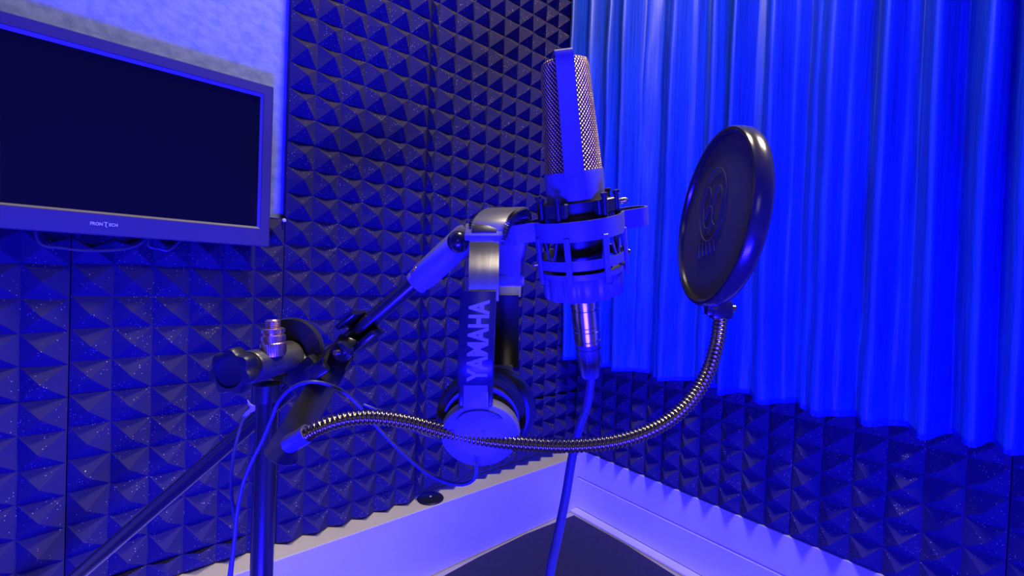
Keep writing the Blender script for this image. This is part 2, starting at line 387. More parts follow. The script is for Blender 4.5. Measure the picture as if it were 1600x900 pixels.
for j in range(NZ + 1):
    t = j / NZ; z0 = ZB + (ZT - ZB) * (t ** 1.25); row = []
    for i in range(NY + 1):
        y = YT0 + (YT1 - YT0) * i / NY
        low = max(0.0, 1 - (z0 - ZB) / 0.5)
        yy = y + 0.010 * low * mnoise.noise(Vector((y * 9, z0 * 4, 1.7))) + 0.006 * mnoise.noise(Vector((y * 14, z0 * 1.3, 9.1)))
        v = fold(yy)
        amp = 0.080 - 0.016 * low
        x = -0.052 - amp * v - 0.006 * mnoise.noise(Vector((y * 30, z0 * 5, 0.2))) - 0.0035 * mnoise.noise(Vector((y * 70, z0 * 12, 5.2))) * (0.4 + low)
        z = z0 + (1 - t) ** 6 * (0.006 * mnoise.noise(Vector((y * 6, 0, 4))) - 0.004 * v)
        row.append(bm.verts.new((x, y, z)))
    rows.append(row)
for j in range(NZ):
    for i in range(NY): bm.faces.new((rows[j][i], rows[j][i + 1], rows[j + 1][i + 1], rows[j + 1][i]))
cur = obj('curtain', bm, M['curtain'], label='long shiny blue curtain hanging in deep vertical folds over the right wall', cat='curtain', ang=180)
sm = cur.modifiers.new('thick', 'SOLIDIFY'); sm.thickness = 0.002; sm.offset = 1
b_ = NB(); tube(b_, [Vector((-0.075, 0.0, 1.315)), Vector((-0.075, -1.6, 1.315))], 0.011, 16)
for y in (-0.3, -1.2): tube(b_, [Vector((-0.075, y, 1.315)), Vector((0.02, y, 1.315))], 0.006, 8)
obj('curtain_rod', b_, M['black_metal'], label='dark curtain rod above the frame carrying the blue curtain', cat='curtain rod')

# ------------------------------------------------------------------ monitor on the left wall
X0, X1, Z0, Z1, YF = -1.425, -0.900, 0.089, 0.372, -0.060
tv = thing('monitor', 'flat screen monitor with dark bezel mounted on the plaster of the left wall', 'monitor', (-1.16, 0.0, Z0))
b_ = NB(); bx(b_, (X0 + 0.004, YF + 0.012, Z0 + 0.004), (X1 - 0.004, YF + 0.030, Z1 - 0.004), 0.004); obj('back_shell', b_, M['black'], tv)
b_ = NB(); bx(b_, (-1.28, YF + 0.028, 0.16), (-1.04, 0.0195, 0.30), 0.002); obj('wall_bracket', b_, M['black_metal'], tv)
BS, BB, BT = 0.0155, 0.031, 0.0175
b_ = NB()
O = [(X0, Z0), (X1, Z0), (X1, Z1), (X0, Z1)]; I = [(X0 + BS, Z0 + BB), (X1 - BS, Z0 + BB), (X1 - BS, Z1 - BT), (X0 + BS, Z1 - BT)]
def ring4(pts, y): return [b_.verts.new((x, y, z)) for x, z in pts]
ins = lambda pts, d: [(pts[0][0] + d, pts[0][1] + d), (pts[1][0] - d, pts[1][1] + d), (pts[2][0] - d, pts[2][1] - d), (pts[3][0] + d, pts[3][1] - d)]
L4 = [ring4(O, YF + 0.014), ring4(O, YF + 0.0015), ring4(ins(O, 0.0015), YF), ring4(ins(I, -0.001), YF), ring4(I, YF + 0.001), ring4(ins(I, 0.0035), YF + 0.0075), ring4(ins(I, 0.0035), YF + 0.0135)]
for A, B in zip(L4, L4[1:] + L4[:1]):
    for i in range(4): b_.faces.new((A[i], A[(i + 1) % 4], B[(i + 1) % 4], B[i]))
b_.faces.ensure_lookup_table()
for k_, fc in enumerate(b_.faces): fc.material_index = 1 if k_ // 4 == 4 else 0
bez = obj('bezel', b_, [M['bezel'], M['lip']], tv, smooth=False)
b_ = NB(); bx(b_, (X0 + BS + 0.001, YF + 0.0075, Z0 + BB + 0.001), (X1 - BS - 0.001, YF + 0.012, Z1 - BT - 0.001)); obj('screen', b_, M['screen'], tv, smooth=False)
b_ = text_bm('FRON', (-1.1300, YF - 0.0003, Z0 + 0.0165), (1, 0, 0), (0, 0, 1), 0.0235, 0.0085, 0.0004, 0.012)
t2 = text_bm('ECH', (-1.0975, YF - 0.0003, Z0 + 0.0165), (1, 0, 0), (0, 0, 1), 0.0165, 0.0080, 0.0004, 0.012)
mt_ = bpy.data.meshes.new('t'); t2.to_mesh(mt_); t2.free(); b_.from_mesh(mt_)
Tt = [(-1.1165, 0.0225), (-1.1085, 0.0225), (-1.1085, 0.0212), (-1.1115, 0.0212), (-1.1118, 0.0115), (-1.1088, 0.0095), (-1.1098, 0.0085), (-1.1132, 0.0110), (-1.1130, 0.0212), (-1.1165, 0.0212)]
prism(b_, [(x, YF - 0.0003, Z0 + z) for x, z in Tt], (0, 1, 0), 0.0008)
for v in b_.verts: v.co.x = -1.1150 + (v.co.x + 1.1135) * 0.56; v.co.z = Z0 + 0.0160 + (v.co.z - Z0 - 0.0165) * 0.56
obj('lettering', b_, M['logo'], bez, smooth=False)
# cables hanging below the monitor
def hang(pts, r, label):
    b_ = NB(); tube(b_, cr_path(pts, 10), r, 8); obj('monitor_cable', b_, M['rubber'], label=label, cat='cable', group='cables drooping under the monitor')
def onY(u, v, y):
    d = FW + RT * ((u - 800) / F) - UP * ((v - 450) / F); return CP + d * ((y - CP.y) / d.y)
hang([(-1.19, -0.020, 0.14), onY(60, 376, -0.034), onY(100, 388, -0.038), onY(150, 392, -0.038), onY(200, 388, -0.036), onY(228, 374, -0.034), (-1.04, -0.020, 0.14)], 0.0022, 'glossy black cable drooping in a wide loop under the monitor, left of the other')
hang([(-1.035, -0.020, 0.14), onY(232, 378, -0.036), onY(250, 389, -0.037), onY(272, 386, -0.036), (-0.995, -0.020, 0.14)], 0.0024, 'short black cable loop peeking out under the monitor near its right half')
# small white pin, black disc on the ledge
b_ = NB(); lathe(b_, (-0.8655, -0.006, 0.1445), (0, -1, 0), [(0, 0), (0.0035, 0), (0.0038, 0.002), (0.003, 0.0045), (0, 0.005)], 14); tube(b_, [Vector((-0.8655, 0.021, 0.1445)), Vector((-0.8655, -0.006, 0.1445))], 0.0009, 8)
obj('pushpin', b_, M['white'], label='tiny white pin in the wall between monitor and foam', cat='pin')
dc = Vector((XB + 0.0325, -0.0215, LEDZ + 0.0003))
dk = thing('cable_grommet', 'flat round black disc with a pale centre lying on the ledge under the foam', 'disc', dc)
b_ = NB(); lathe(b_, dc, (0, 0, 1), [(0, 0), (0.0308, 0), (0.0318, 0.0015), (0.030, 0.0035), (0.009, 0.0048), (0.006, 0.0055), (0, 0.0055)], 36); obj('disc', b_, M['black'], dk)
b_ = NB(); lathe(b_, dc + Vector((0, 0, 0.0054)), (0, 0, 1), [(0.0025, 0), (0.0022, 0.001), (0, 0.0012)], 14); obj('centre_stud', b_, M['white'], dk, label='pale centre stud')

# ------------------------------------------------------------------ boom microphone stand
BA = W(120, 900, .51); BB_ = W(655, 435, .42); bd = (BB_ - BA).normalized()
Bfar = BA - bd * 0.16
def bpt(t): return BB_ + bd * t
pole_top = W(417, 606, .413)
foot = Vector((pole_top.x, pole_top.y, FZ + 0.0055))
st = thing('microphone_stand', 'black boom microphone stand with clamp, disc and sloping arm', 'microphone stand', foot)
b_ = NB()
lathe(b_, foot, (0, 0, 1), [(0, 0.02), (0.0098, 0.02), (0.0098, (pole_top.z - foot.z) - 0.055), (0.0090, (pole_top.z - foot.z) - 0.053), (0.0090, pole_top.z - foot.z), (0, pole_top.z - foot.z)], 32)
obj('pole', b_, M['black_metal'], st)
for k in range(3):
    an = math.radians(80 + 120 * k); d = Vector((math.cos(an), math.sin(an), 0)); b_ = NB()
    tube(b_, [foot + Vector((0, 0, 0.10)), foot + d * 0.24 + Vector((0, 0, 0.008))], 0.007, 12)
    lg = obj('leg', b_, M['black_metal'], st)
    b_ = NB(); lathe(b_, foot + d * 0.24, (0, 0, 1), [(0, 0), (0.012, 0), (0.012, 0.012), (0.007, 0.02), (0, 0.02)], 18); obj('rubber_foot', b_, M['black'], lg)
b_ = NB(); lathe(b_, foot + Vector((0, 0, 0.075)), (0, 0, 1), [(0, 0), (0.018, 0), (0.02, 0.006), (0.02, 0.034), (0.014, 0.042), (0, 0.042)], 28); obj('leg_hub', b_, M['black'], st)
# boom arm
b_ = NB(); tube(b_, [Bfar, bpt(0.012)], 0.0078, 28); obj('boom_arm', b_, M['black_metal'], st)
b_ = NB(); lathe(b_, Bfar, -bd, [(0.0078, -0.01), (0.0095, -0.008), (0.0095, 0.03), (0.007, 0.034), (0, 0.034)], 24); obj('boom_end_cap', b_, M['black'], st)
b_ = NB(); sl = (W(727, 372, .413) - W(655, 438, .418)); sa = sl.normalized(); sb = W(655, 438, .418)
lathe(b_, sb, sa, [(0.0078, -0.006), (0.0108, -0.006), (0.0116, -0.003), (0.0112, -0.001), (0.0122, 0.001), (0.0122, 0.004), (0.0132, 0.006), (0.0132, sl.length + 0.002), (0.0115, sl.length + 0.006), (0, sl.length + 0.006)], 40)
sleeve = obj('boom_sleeve', b_, M['sleeve'], st, label='smooth grey sleeve at the upper end of the arm')
b_ = NB(); lathe(b_, W(648, 421, .410), (sa.cross(FW)), [(0, -.002), (0.003, -.002), (0.003, 0.001), (0, 0.0018)], 12); obj('set_screw', b_, M['brass'], sleeve)
# ball knob
b_ = NB(); kc = W(716, 378, .392); prof = [(0.0100 * math.sin(PI * k / 16), -0.0100 * math.cos(PI * k / 16)) for k in range(17)]
lathe(b_, kc, -FW + RT * 0.1, prof, 32); lathe(b_, kc, FW, [(0.004, 0.0), (0.004, 0.02), (0, 0.02)], 16); obj('ball_knob', b_, M['gloss_black'], st)
# T housing, knob and disc
hd = W(452, 557, .440); hk = W(388, 574, .383); ha = (hd - hk).normalized(); hl = (hd - hk).length
b_ = NB(); lathe(b_, hk, ha, [(0, 0), (0.0136, 0), (0.0146, 0.0015), (0.0146, hl - 0.006), (0.0160, hl - 0.003), (0.0160, hl), (0, hl)], 40)
house = obj('clutch_housing', b_, M['housing'], st)
b_ = NB(); lathe(b_, pole_top + Vector((0, 0, -0.012)), (0, 0, 1), [(0, 0), (0.0125, 0), (0.0125, 0.016), (0, 0.016)], 30); obj('pole_socket', b_, M['black_metal'], st)
def lob(t, r): return r * (1 + 0.085 * math.cos(7 * t)) if r > 0.0135 else r
b_ = NB(); lathe(b_, hk, -ha, [(0.0095, -0.001), (0.0130, 0.000), (0.0132, 0.0075), (0.0150, 0.0090), (0.0178, 0.0105), (0.0182, 0.0125), (0.0182, 0.0205), (0.0170, 0.0225), (0.0130, 0.0232), (0.0118, 0.0212), (0.0105, 0.0208), (0, 0.0208)], 84, rad=lob)
obj('clutch_knob', b_, M['black'], st)
b_ = NB(); dn = (-ha * 0.75 - FW * 0.3 ).normalized(); dcen = W(455, 549, .447)
lathe(b_, dcen, dn, [(0, -0.004), (0.0325, -0.004), (0.0345, -0.0025), (0.0345, 0.0015), (0.033, 0.003), (0.030, 0.0034), (0, 0.0034)], 64)
obj('clutch_disc', b_, M['black_metal'], st)
bc = BB_ + bd * ((dcen - BB_).dot(bd))
b_ = NB(); tube(b_, [dcen, bc], 0.012, 20); box(b_, bc, (bd, FW, bd.cross(FW).normalized()), (0.04, 0.026, 0.026), 0.003); obj('boom_saddle', b_, M['black'], st)
# brass thread adapter standing on the housing
ab_ = W(427, 549, .402); ad = (UP * 1.0 - RT * 0.02).normalized(); b_ = NB(); pr_ = [(0, -0.004), (0.0098, -0.004), (0.0108, 0.0), (0.0108, 0.0075), (0.0098, 0.0085), (0.0098, 0.0095), (0.0106, 0.0102), (0.0106, 0.0145), (0.0090, 0.0155), (0.0088, 0.0165), (0.0100, 0.0172), (0.0100, 0.0205), (0.0085, 0.0215)]
z_ = 0.0215
for k in range(4): pr_ += [(0.0058, z_), (0.0066, z_ + 0.0006), (0.0066, z_ + 0.0010), (0.0058, z_ + 0.0016)]; z_ += 0.0018
pr_ += [(0.0052, z_ + 0.0004), (0, z_ + 0.0004)]
def kn(t, r): return r * (1 + 0.018 * math.cos(36 * t)) if 0.0107 < r < 0.0109 else r
lathe(b_, ab_, ad, pr_, 144, rad=kn); obj('thread_adapter', b_, M['brass'], st, label='brass threaded adapter')
# white tape on the boom
b_ = NB(); tp = [W(387, 625, .44), W(391, 631, .44), W(396, 634, .44), W(403, 634, .44), W(400, 641, .44), W(391, 645, .442), W(384, 652, .443), W(381, 657, .44), W(379, 650, .44), W(385, 643, .44), W(392, 637, .44), W(388, 632, .44)]
prism(b_, tp, FW, 0.0014); obj('tape_scrap', b_, M['white'], label='crumpled scrap of pale tape stuck on the boom arm beside the pole', cat='tape', smooth=False)

# ------------------------------------------------------------------ microphone and shock mount frame of reference
MC = W(903, 353, .42)
tl = math.radians(15)
AX = ((UP - RT * 0.128).normalized() * math.cos(tl) - FW * math.sin(tl)).normalized()
E1 = (RT - AX * RT.dot(AX)).normalized(); E2 = AX.cross(E1).normalized()
if E2.dot(FW) < 0: E2 = -E2      # E2 points away from the camera
def mp_(t, x=0, y=0): return MC + AX * t + E1 * x + E2 * y
mic = thing('condenser_microphone', 'large condenser microphone with gold mesh grille held upright in the shock mount', 'microphone', mp_(-0.05))
b_ = NB(); lathe(b_, MC, AX, [(0, -0.002), (0.0262, -0.002), (0.0268, 0.0), (0.0273, 0.049), (0.0268, 0.0512), (0.0235, 0.052), (0, 0.052)], 64, hint=E1); obj('body', b_, M['grey_metal'], mic)
b_ = NB(); gp = [(0.0262, 0.0505)] + [(0.0262 - (0.0262 - 0.0212) * k / 20, 0.0505 + 0.089 * k / 20) for k in range(1, 20)] + [(0.0208, 0.1405), (0.0195, 0.1435), (0.016, 0.1452), (0.008, 0.146), (0, 0.1462)]
lathe(b_, MC, AX, gp, 96, hint=E1, uvs=True); obj('grille', b_, M['grille'], mic, label='gold woven wire grille')
b_ = NB(); lathe(b_, MC, AX, [(0, -0.0415), (0.021, -0.0415), (0.0235, -0.039), (0.0240, -0.003), (0.0255, -0.001), (0, -0.001)], 48, hint=E1); obj('lower_shell', b_, M['black'], mic, label='dark lower shell inside the mount')
# central strip over the head
b_ = NB(); sw = 0.0172; side = (E1 * 0.98 + E2 * 0.06).normalized(); fr = (-E2 * 1.0).normalized()
sp = [mp_(0.047, -0.0032) + fr * 0.0272] + [mp_(0.052 + 0.092 * k / 8, -0.0032 + 0.0001 * k) + fr * (0.0272 - 0.0048 * k / 8) for k in range(9)]
sp += [mp_(0.1475, -0.0024) + fr * 0.0205, mp_(0.1485, -0.0024) + fr * 0.0185, mp_(0.1485, -0.0024) - fr * 0.0185, mp_(0.1475, -0.0024) - fr * 0.0205, mp_(0.144, -0.0024) - fr * 0.0224, mp_(0.047, -0.0032) - fr * 0.0272]
def tdir(i):
    a = sp[min(i + 1, len(sp) - 1)] - sp[max(i - 1, 0)]; return a.cross(side).normalized()
sweep(b_, sp, side, tdir, lambda i: sw * (1.0 if i < 2 else 1 - 0.012 * min(i, 12)), 0.0030)
obj('head_strip', b_, M['grey_metal'], mic, label='plain strip running up the front of the grille', ang=25)

# shock mount
sm_ = thing('shock_mount', 'grey ring shock mount with cords holding the condenser microphone', 'shock mount', mp_(-0.07))
def ear_path(r, ears, n=96, ext=0.020, hw=13):
    """closed outline: a circle with rounded ears; ears = list of angles (deg)"""
    pts = []
    k = 0; a = ears[0] - 180
    seq = sorted([(e % 360) for e in ears])
    cur_ = seq[0] + hw
    for idx in range(len(seq)):
        nxt = seq[(idx + 1) % len(seq)] + (360 if idx == len(seq) - 1 else 0) - hw
        m_ = max(4, int((nxt - cur_) / 5))
        for q in range(m_ + 1):
            th = math.radians(cur_ + (nxt - cur_) * q / m_); pts.append((r * math.cos(th), r * math.sin(th)))
        e = math.radians(nxt + hw); w2 = r * math.sin(math.radians(hw)); base = r * math.cos(math.radians(hw))
        ux, uy = math.cos(e), math.sin(e); vx, vy = -uy, ux
        for q in range(0, 13):
            ph = -PI / 2 + PI * q / 12
            dd = base + ext - w2 + w2 * math.cos(ph) * 1.0; s_ = w2 * math.sin(ph)
            pts.append((ux * dd + vx * s_, uy * dd + vy * s_))
        cur_ = nxt + 2 * hw
    return pts
def band(bm, pts, t0, t1, th):
    n = len(pts); P3 = []
    nrm = []
    for i in range(n):
        a = Vector(pts[i - 1]); c = Vector(pts[(i + 1) % n]); d = (c - a).normalized(); nrm.append(Vector((d.y, -d.x)))
    rings = []
    for i in range(n):
        p = Vector(pts[i]); q = p - nrm[i] * th
        rings.append([bm.verts.new(mp_(t0, p.x, p.y)), bm.verts.new(mp_(t1, p.x, p.y)), bm.verts.new(mp_(t1, q.x, q.y)), bm.verts.new(mp_(t0, q.x, q.y))])
    for i in range(n):
        A, B = rings[i], rings[(i + 1) % n]
        for k in range(4): bm.faces.new((A[k], B[k], B[(k + 1) % 4], A[(k + 1) % 4]))
circ = lambda r, n=72: [(r * math.cos(2 * PI * i / n), r * math.sin(2 * PI * i / n)) for i in range(n)]
b_ = NB(); band(b_, ear_path(0.0435, [12, 180], ext=0.030, hw=17), -0.008, 0.0095, 0.0028); obj('outer_ring', b_, M['grey_metal'], sm_)
b_ = NB(); band(b_, circ(0.0425), -0.0345, -0.0255, 0.0028); lower = obj('lower_ring', b_, M['grey_metal'], sm_)
b_ = NB(); band(b_, circ(0.0418), -0.0435, -0.0385, 0.0028); obj('bottom_ring', b_, M['grey_metal'], sm_)
for an in (-112, -66, 25, 68, 112, 155, -22, -157):
    an = math.radians(an); c0 = mp_(-0.026, 0.0437 * math.cos(an), 0.0437 * math.sin(an)); rad_ = (E1 * math.cos(an) + E2 * math.sin(an)).normalized(); b_ = NB()
    box(b_, c0, (AX, rad_, AX.cross(rad_).normalized()), (0.044, 0.0026, 0.0056), 0.0006, 1); obj('upright', b_, M['grey_metal'], sm_)
def scal(t, r): return r - 0.0020 * abs(math.cos(7 * t)) ** 5 if r > 0.03 else r
b_ = NB(); lathe(b_, mp_(0), AX, [(0.030, -0.0420), (0.0388, -0.0420), (0.0395, -0.0435), (0.0395, -0.0645), (0.0385, -0.066), (0.030, -0.067), (0.016, -0.0725), (0, -0.0725)], 168, hint=E1, rad=scal)
obj('base_cup', b_, M['grey_metal'], sm_, label='scalloped grey cup at the bottom')
b_ = NB(); band(b_, circ(0.0312), 0.0130, 0.0240, 0.0035)
for an in (-128, -52, 52, 128):
    an = math.radians(an); rad_ = (E1 * math.cos(an) + E2 * math.sin(an)).normalized(); tn = AX.cross(rad_).normalized()
    box(b_, mp_(0.0185, 0.0345 * math.cos(an), 0.0345 * math.sin(an)), (AX, rad_, tn), (0.013, 0.007, 0.022), 0.001, 1)
clampo = obj('inner_clamp', b_, M['black'], sm_, label='black clamp collar around the microphone body')
pegs = []
for an in (-152, -122, -58, -28, 28, 58, 122, 152):
    a_ = math.radians(an); p = mp_(0.0, 0.0385 * math.cos(a_), 0.0385 * math.sin(a_)); b_ = NB()
    lathe(b_, p + AX * 0.004, AX, [(0, 0), (0.0024, 0), (0.0024, 0.023), (0.0033, 0.024), (0.0033, 0.0265), (0, 0.0275)], 12); obj('peg', b_, M['black'], sm_); pegs.append((a_, p))
for a_, p in pegs:
    for s_ in (-0.28, 0.28):
        b_ = NB(); q = mp_(-0.0345, 0.0415 * math.cos(a_ + s_), 0.0415 * math.sin(a_ + s_)); tube(b_, [p + AX * 0.008, p.lerp(q, 0.5) + (p - MC).normalized() * 0.001, q], 0.0011, 6); obj('elastic_cord', b_, M['cord'], sm_)
for (an, tt) in ((-3, -0.030), (183, -0.032), (-20, 0.02)):
    a_ = math.radians(an); b_ = NB(); rad_ = (E1 * math.cos(a_) + E2 * math.sin(a_)).normalized(); lathe(b_, mp_(tt, 0.0425 * math.cos(a_), 0.0425 * math.sin(a_)), rad_, [(0, -0.003), (0.0026, -0.003), (0.003, 0.003), (0.002, 0.005), (0, 0.0055)], 14); obj('cord_stud', b_, M['chrome'], sm_)
# swivel between the mount and the boom sleeve
b_ = NB(); lathe(b_, mp_(0.0008), AX, [(0.0, 0.0)], 3) if False else None
s0 = W(726, 373, .4125); s1 = mp_(0.0005, -0.0655, 0.0)
b_ = NB(); tube(b_, [s0 + sa * 0.004, s0.lerp(s1, 0.5), s1], 0.0062, 18); lathe(b_, s1 - AX * 0.010, AX, [(0, 0), (0.0085, 0), (0.009, 0.001), (0.009, 0.019), (0.0085, 0.02), (0, 0.02)], 24); obj('swivel', b_, M['grey_metal'], sm_)

# microphone cable with its plug
pl0 = mp_(-0.0726)
mc = thing('microphone_cable', 'thick blue lit cable with metal plug running down from the microphone', 'cable', Vector((-1.0, -0.85, FZ + 0.01)))
b_ = NB(); lathe(b_, pl0, -AX, [(0, 0), (0.0142, 0), (0.0142, 0.008), (0.0128, 0.0085), (0.0128, 0.0105), (0.0138, 0.011), (0.0137, 0.028), (0.0130, 0.0285), (0.0136, 0.0290), (0.0136, 0.0325), (0.0130, 0.0330), (0.0136, 0.0335), (0.0137, 0.0415), (0.0122, 0.042), (0.0122, 0.0435), (0.0132, 0.044), (0.0132, 0.047), (0, 0.047)], 48)
plug = obj('plug', b_, M['chrome'], mc, label='grey metal plug')
b_ = NB(); lathe(b_, pl0, -AX, [(0, 0.046), (0.0126, 0.046), (0.0126, 0.0495), (0.0118, 0.050), (0.0118, 0.052), (0.0127, 0.053), (0.0124, 0.060), (0.0098, 0.084), (0.0085, 0.086), (0.005, 0.087), (0, 0.087)], 40)
for an in (-1.9, -0.4, 1.2, 2.6):
    rad_ = (E1 * math.cos(an) + E2 * math.sin(an)).normalized(); tube(b_, [pl0 - AX * 0.054 + rad_ * 0.0120, pl0 - AX * 0.072 + rad_ * 0.0112], 0.0014, 8)
obj('strain_relief', b_, M['rubber'], plug)
pe = pl0 - AX * 0.083
cp = [pe, pe - AX * 0.008, W(917, 635, .462), W(906, 664, .458), W(894, 715, .452), W(884, 775, .442), W(872, 835, .428), W(862, 880, .415), W(855, 925, .405), W(848, 1010, .395)]
lastp = cp[-1]; cp += [Vector((lastp.x, lastp.y - 0.02, -0.45)), Vector((lastp.x - 0.03, lastp.y - 0.06, -0.6)), Vector((lastp.x - 0.08, lastp.y - 0.2, FZ + 0.0095)), Vector((lastp.x - 0.15, lastp.y - 0.5, FZ + 0.0095))]
b_ = NB(); tube(b_, cr_path(cp, 10), 0.0046, 14); obj('lead', b_, M['rubber'], mc)

# ------------------------------------------------------------------ pop filter
pf = thing('pop_filter', 'round black pop filter on a ribbed gooseneck clamped to the boom arm', 'pop filter', W(540, 545, .43))
PC = W(1108.9, 341, .385); PN = (-RT * math.cos(-0.0355) * math.cos(0.1204) + UP * math.sin(0.1204) - FW * math.sin(-0.0355) * math.cos(0.1204)).normalized(); PR = 0.0773
b_ = NB(); lathe(b_, PC, PN, [(PR - 0.0065, -0.003), (PR - 0.0060, -0.0008), (PR - 0.0035, 0.0010), (PR - 0.0012, 0.0006), (PR, -0.0012), (PR + 0.0003, -0.0065), (PR, -0.0115), (PR - 0.0015, -0.0135), (PR - 0.005, -0.0140), (PR - 0.0062, -0.0125), (PR - 0.0065, -0.010), (PR - 0.0065, -0.003)], 96)
obj('hoop', b_, M['hoop'], pf)
b_ = NB(); lathe(b_, PC, PN, [(PR - 0.006, -0.0035), (PR * 0.5, -0.0022), (0, -0.002)], 64); lathe(b_, PC, PN, [(0, -0.0095), (PR - 0.006, -0.0095)], 64); bmesh.ops.recalc_face_normals(b_, faces=b_.faces)
cloth = obj('screen_cloth', b_, M['popcloth'], pf)
_, q1, q2 = frame(PN, UP)     # q1 up in the plane
if q2.dot(FW) < 0: q2 = -q2
b_ = NB()
def pc(x, y, z=-0.0010): return PC + q2 * x + q1 * y + PN * z
def ringp(cx, cy, rx, ry, r=0.0005, n=40): tube(b_, [pc(cx + rx * math.cos(2 * PI * i / n), cy + ry * math.sin(2 * PI * i / n)) for i in range(n)], r, 5, closed=True)
ringp(0, 0.012, 0.026, 0.032); ringp(-0.010, 0.010, 0.009, 0.017); ringp(0.006, 0.002, 0.009, 0.010); ringp(0.012, 0.016, 0.007, 0.014)
for k in range(5): tube(b_, [pc(-0.016 + k * 0.008, -0.030 - 0.001 * k), pc(-0.012 + k * 0.008, -0.020), pc(-0.010 + k * 0.008, -0.032)], 0.0006, 5)
obj('faint_print', b_, M['poplogo'], cloth, label='barely visible swirling print')
# joint
jd = -q1; jc = PC - PN * 0.0065 + jd * (PR + 0.002); J2 = W(1126, 500, .385) 
b_ = NB(); jb = W(1126, 484, .385); box(b_, jb, (UP, RT, FW), (0.016, 0.0185, 0.0125), 0.003); box(b_, jb.lerp(jc, 0.55) , (UP, RT, FW), (0.010, 0.013, 0.009), 0.002)
joint = obj('hoop_joint', b_, M['black_metal'], pf)
b_ = NB(); lathe(b_, W(1117, 479, .378), -FW, [(0, -0.002), (0.0026, -0.002), (0.0026, 0.0016), (0.001, 0.0016), (0.0008, 0.0004), (0, 0.0004)], 14); lathe(b_, W(1146, 482, .385), RT, [(0, -.003), (0.0032, -0.003), (0.0032, 0.001), (0, 0.002)], 14); obj('joint_screw', b_, M['chrome'], joint)
# gooseneck
gp = [W(455, 692, .352), W(468, 685, .348), W(490, 672, .346), W(520, 660, .350), (W(552, 653, .355)), W(588, 652, .36), W(640, 659, .365), W(700, 675, .37), W(760, 687, .37), W(830, 694, .37), W(890, 696, .37), W(945, 692, .37), W(990, 682, .37), W(1032, 664, .372), W(1065, 640, .374), W(1092, 608, .376), W(1110, 572, .378), W(1120, 538, .38), W(1125, 505, .384), W(1126, 492, .385)]
RP, LEN = resample(cr_path(gp, 14), 0.0006)
def gr(i):
    s = LEN * i / (len(RP) - 1)
    if s < 0.018: return 0.0066
    return 0.0050 + 0.0013 * abs(math.sin(PI * s / 0.0036)) ** 0.8
b_ = NB(); tube(b_, RP, gr, 16); obj('gooseneck', b_, mat('gooseneck_metal', (0.42, 0.35, 0.18), 0.2, 1.0), pf, label='ribbed flexible metal gooseneck', ang=180)
b_ = NB(); tube(b_, [RP[0] + (RP[0] - RP[6]).normalized() * 0.002] + RP[:34], 0.0074, 20); obj('gooseneck_collar', b_, M['grey_metal'], pf)
# flat bar of the clamp: from the boom to the foot of the gooseneck
A0 = W(531, 556, .412); A1 = W(437, 716, .352); bdn = (A1 - A0).normalized(); bw = (RT * 0.86 + UP * -0.5); bw = (bw - bdn * bw.dot(bdn)).normalized(); bn = bdn.cross(bw).normalized()
if bn.dot(FW) > 0: bn = -bn
Lb = (A1 - A0).length; pts = []
w0, w1 = 0.0118, 0.0136
pts += [A0 - bw * w0 - bdn * 0.004, A0 + bw * w0 - bdn * 0.004]
pts += [A1 + bw * w1 * (1 - k / 4) + bdn * (0.0005 + 0.004 * (1 - (1 - k / 4) ** 2)) for k in range(9)]
b_ = NB(); prism(b_, pts, bn, 0.0022); es = [e for e in b_.edges]; bmesh.ops.bevel(b_, geom=es, offset=0.0004, segments=1, affect='EDGES')
obj('clamp_bar', b_, mat('satin_black_steel', (0.025, 0.023, 0.026), 0.42, 0.0, spec=0.35), pf, smooth=False)
# the jaws round the boom with thumb screw
jc0 = bpt(-0.098 if False else (A0 - BB_).dot(bd) + 0.012)
nrm = bd.cross(FW).normalized()
b_ = NB()
box(b_, jc0 - FW * 0.004 + bd * 0.008 + nrm * 0.0130, (bd, FW, nrm), (0.024, 0.034, 0.005), 0.0015)
box(b_, jc0 - FW * 0.004 + bd * 0.008 - nrm * 0.0130, (bd, FW, nrm), (0.030, 0.034, 0.006), 0.002)
box(b_, jc0 + FW * 0.012 + bd * 0.008, (bd, FW, nrm), (0.026, 0.005, 0.028), 0.0015)
box(b_, jc0.lerp(A0, 0.7) - FW * 0.003, (bdn, bw, bn), (0.022, 0.018, 0.016), 0.002)
obj('clamp_jaw', b_, M['gloss_black'], pf)
sc = W(528, 551, .395); b_ = NB(); lathe(b_, sc + FW * 0.004, (-FW - RT * .3).normalized(), [(0, -0.008), (0.009, -0.008), (0.0098, -0.006), (0.0098, -0.002), (0.008, 0.0), (0, 0.0)], 30); tsc = obj('thumb_screw', b_, M['black_metal'], pf)
b_ = NB(); lathe(b_, sc + FW * 0.002 - RT * 0.0005, (-FW - RT * .3).normalized(), [(0, 0), (0.0026, 0), (0.0024, 0.004), (0, 0.0048)], 12); obj('screw_tip', b_, M['brass'], tsc)
b_ = NB()
for k in range(6):
    c = W(484 + k * 3.8, 578 - k * 2.6, .385); tube(b_, [c - UP * 0.0035 - RT * 0.001, c + UP * 0.0035 + RT * 0.001], 0.0008, 6)
box(b_, W(497, 578, .391), ((RT * .8 + UP * .55).normalized(), (UP * .8 - RT * .55).normalized(), FW), (0.018, 0.013, 0.008), 0.0015); obj('clamp_pad', b_, M['black_metal'], pf)

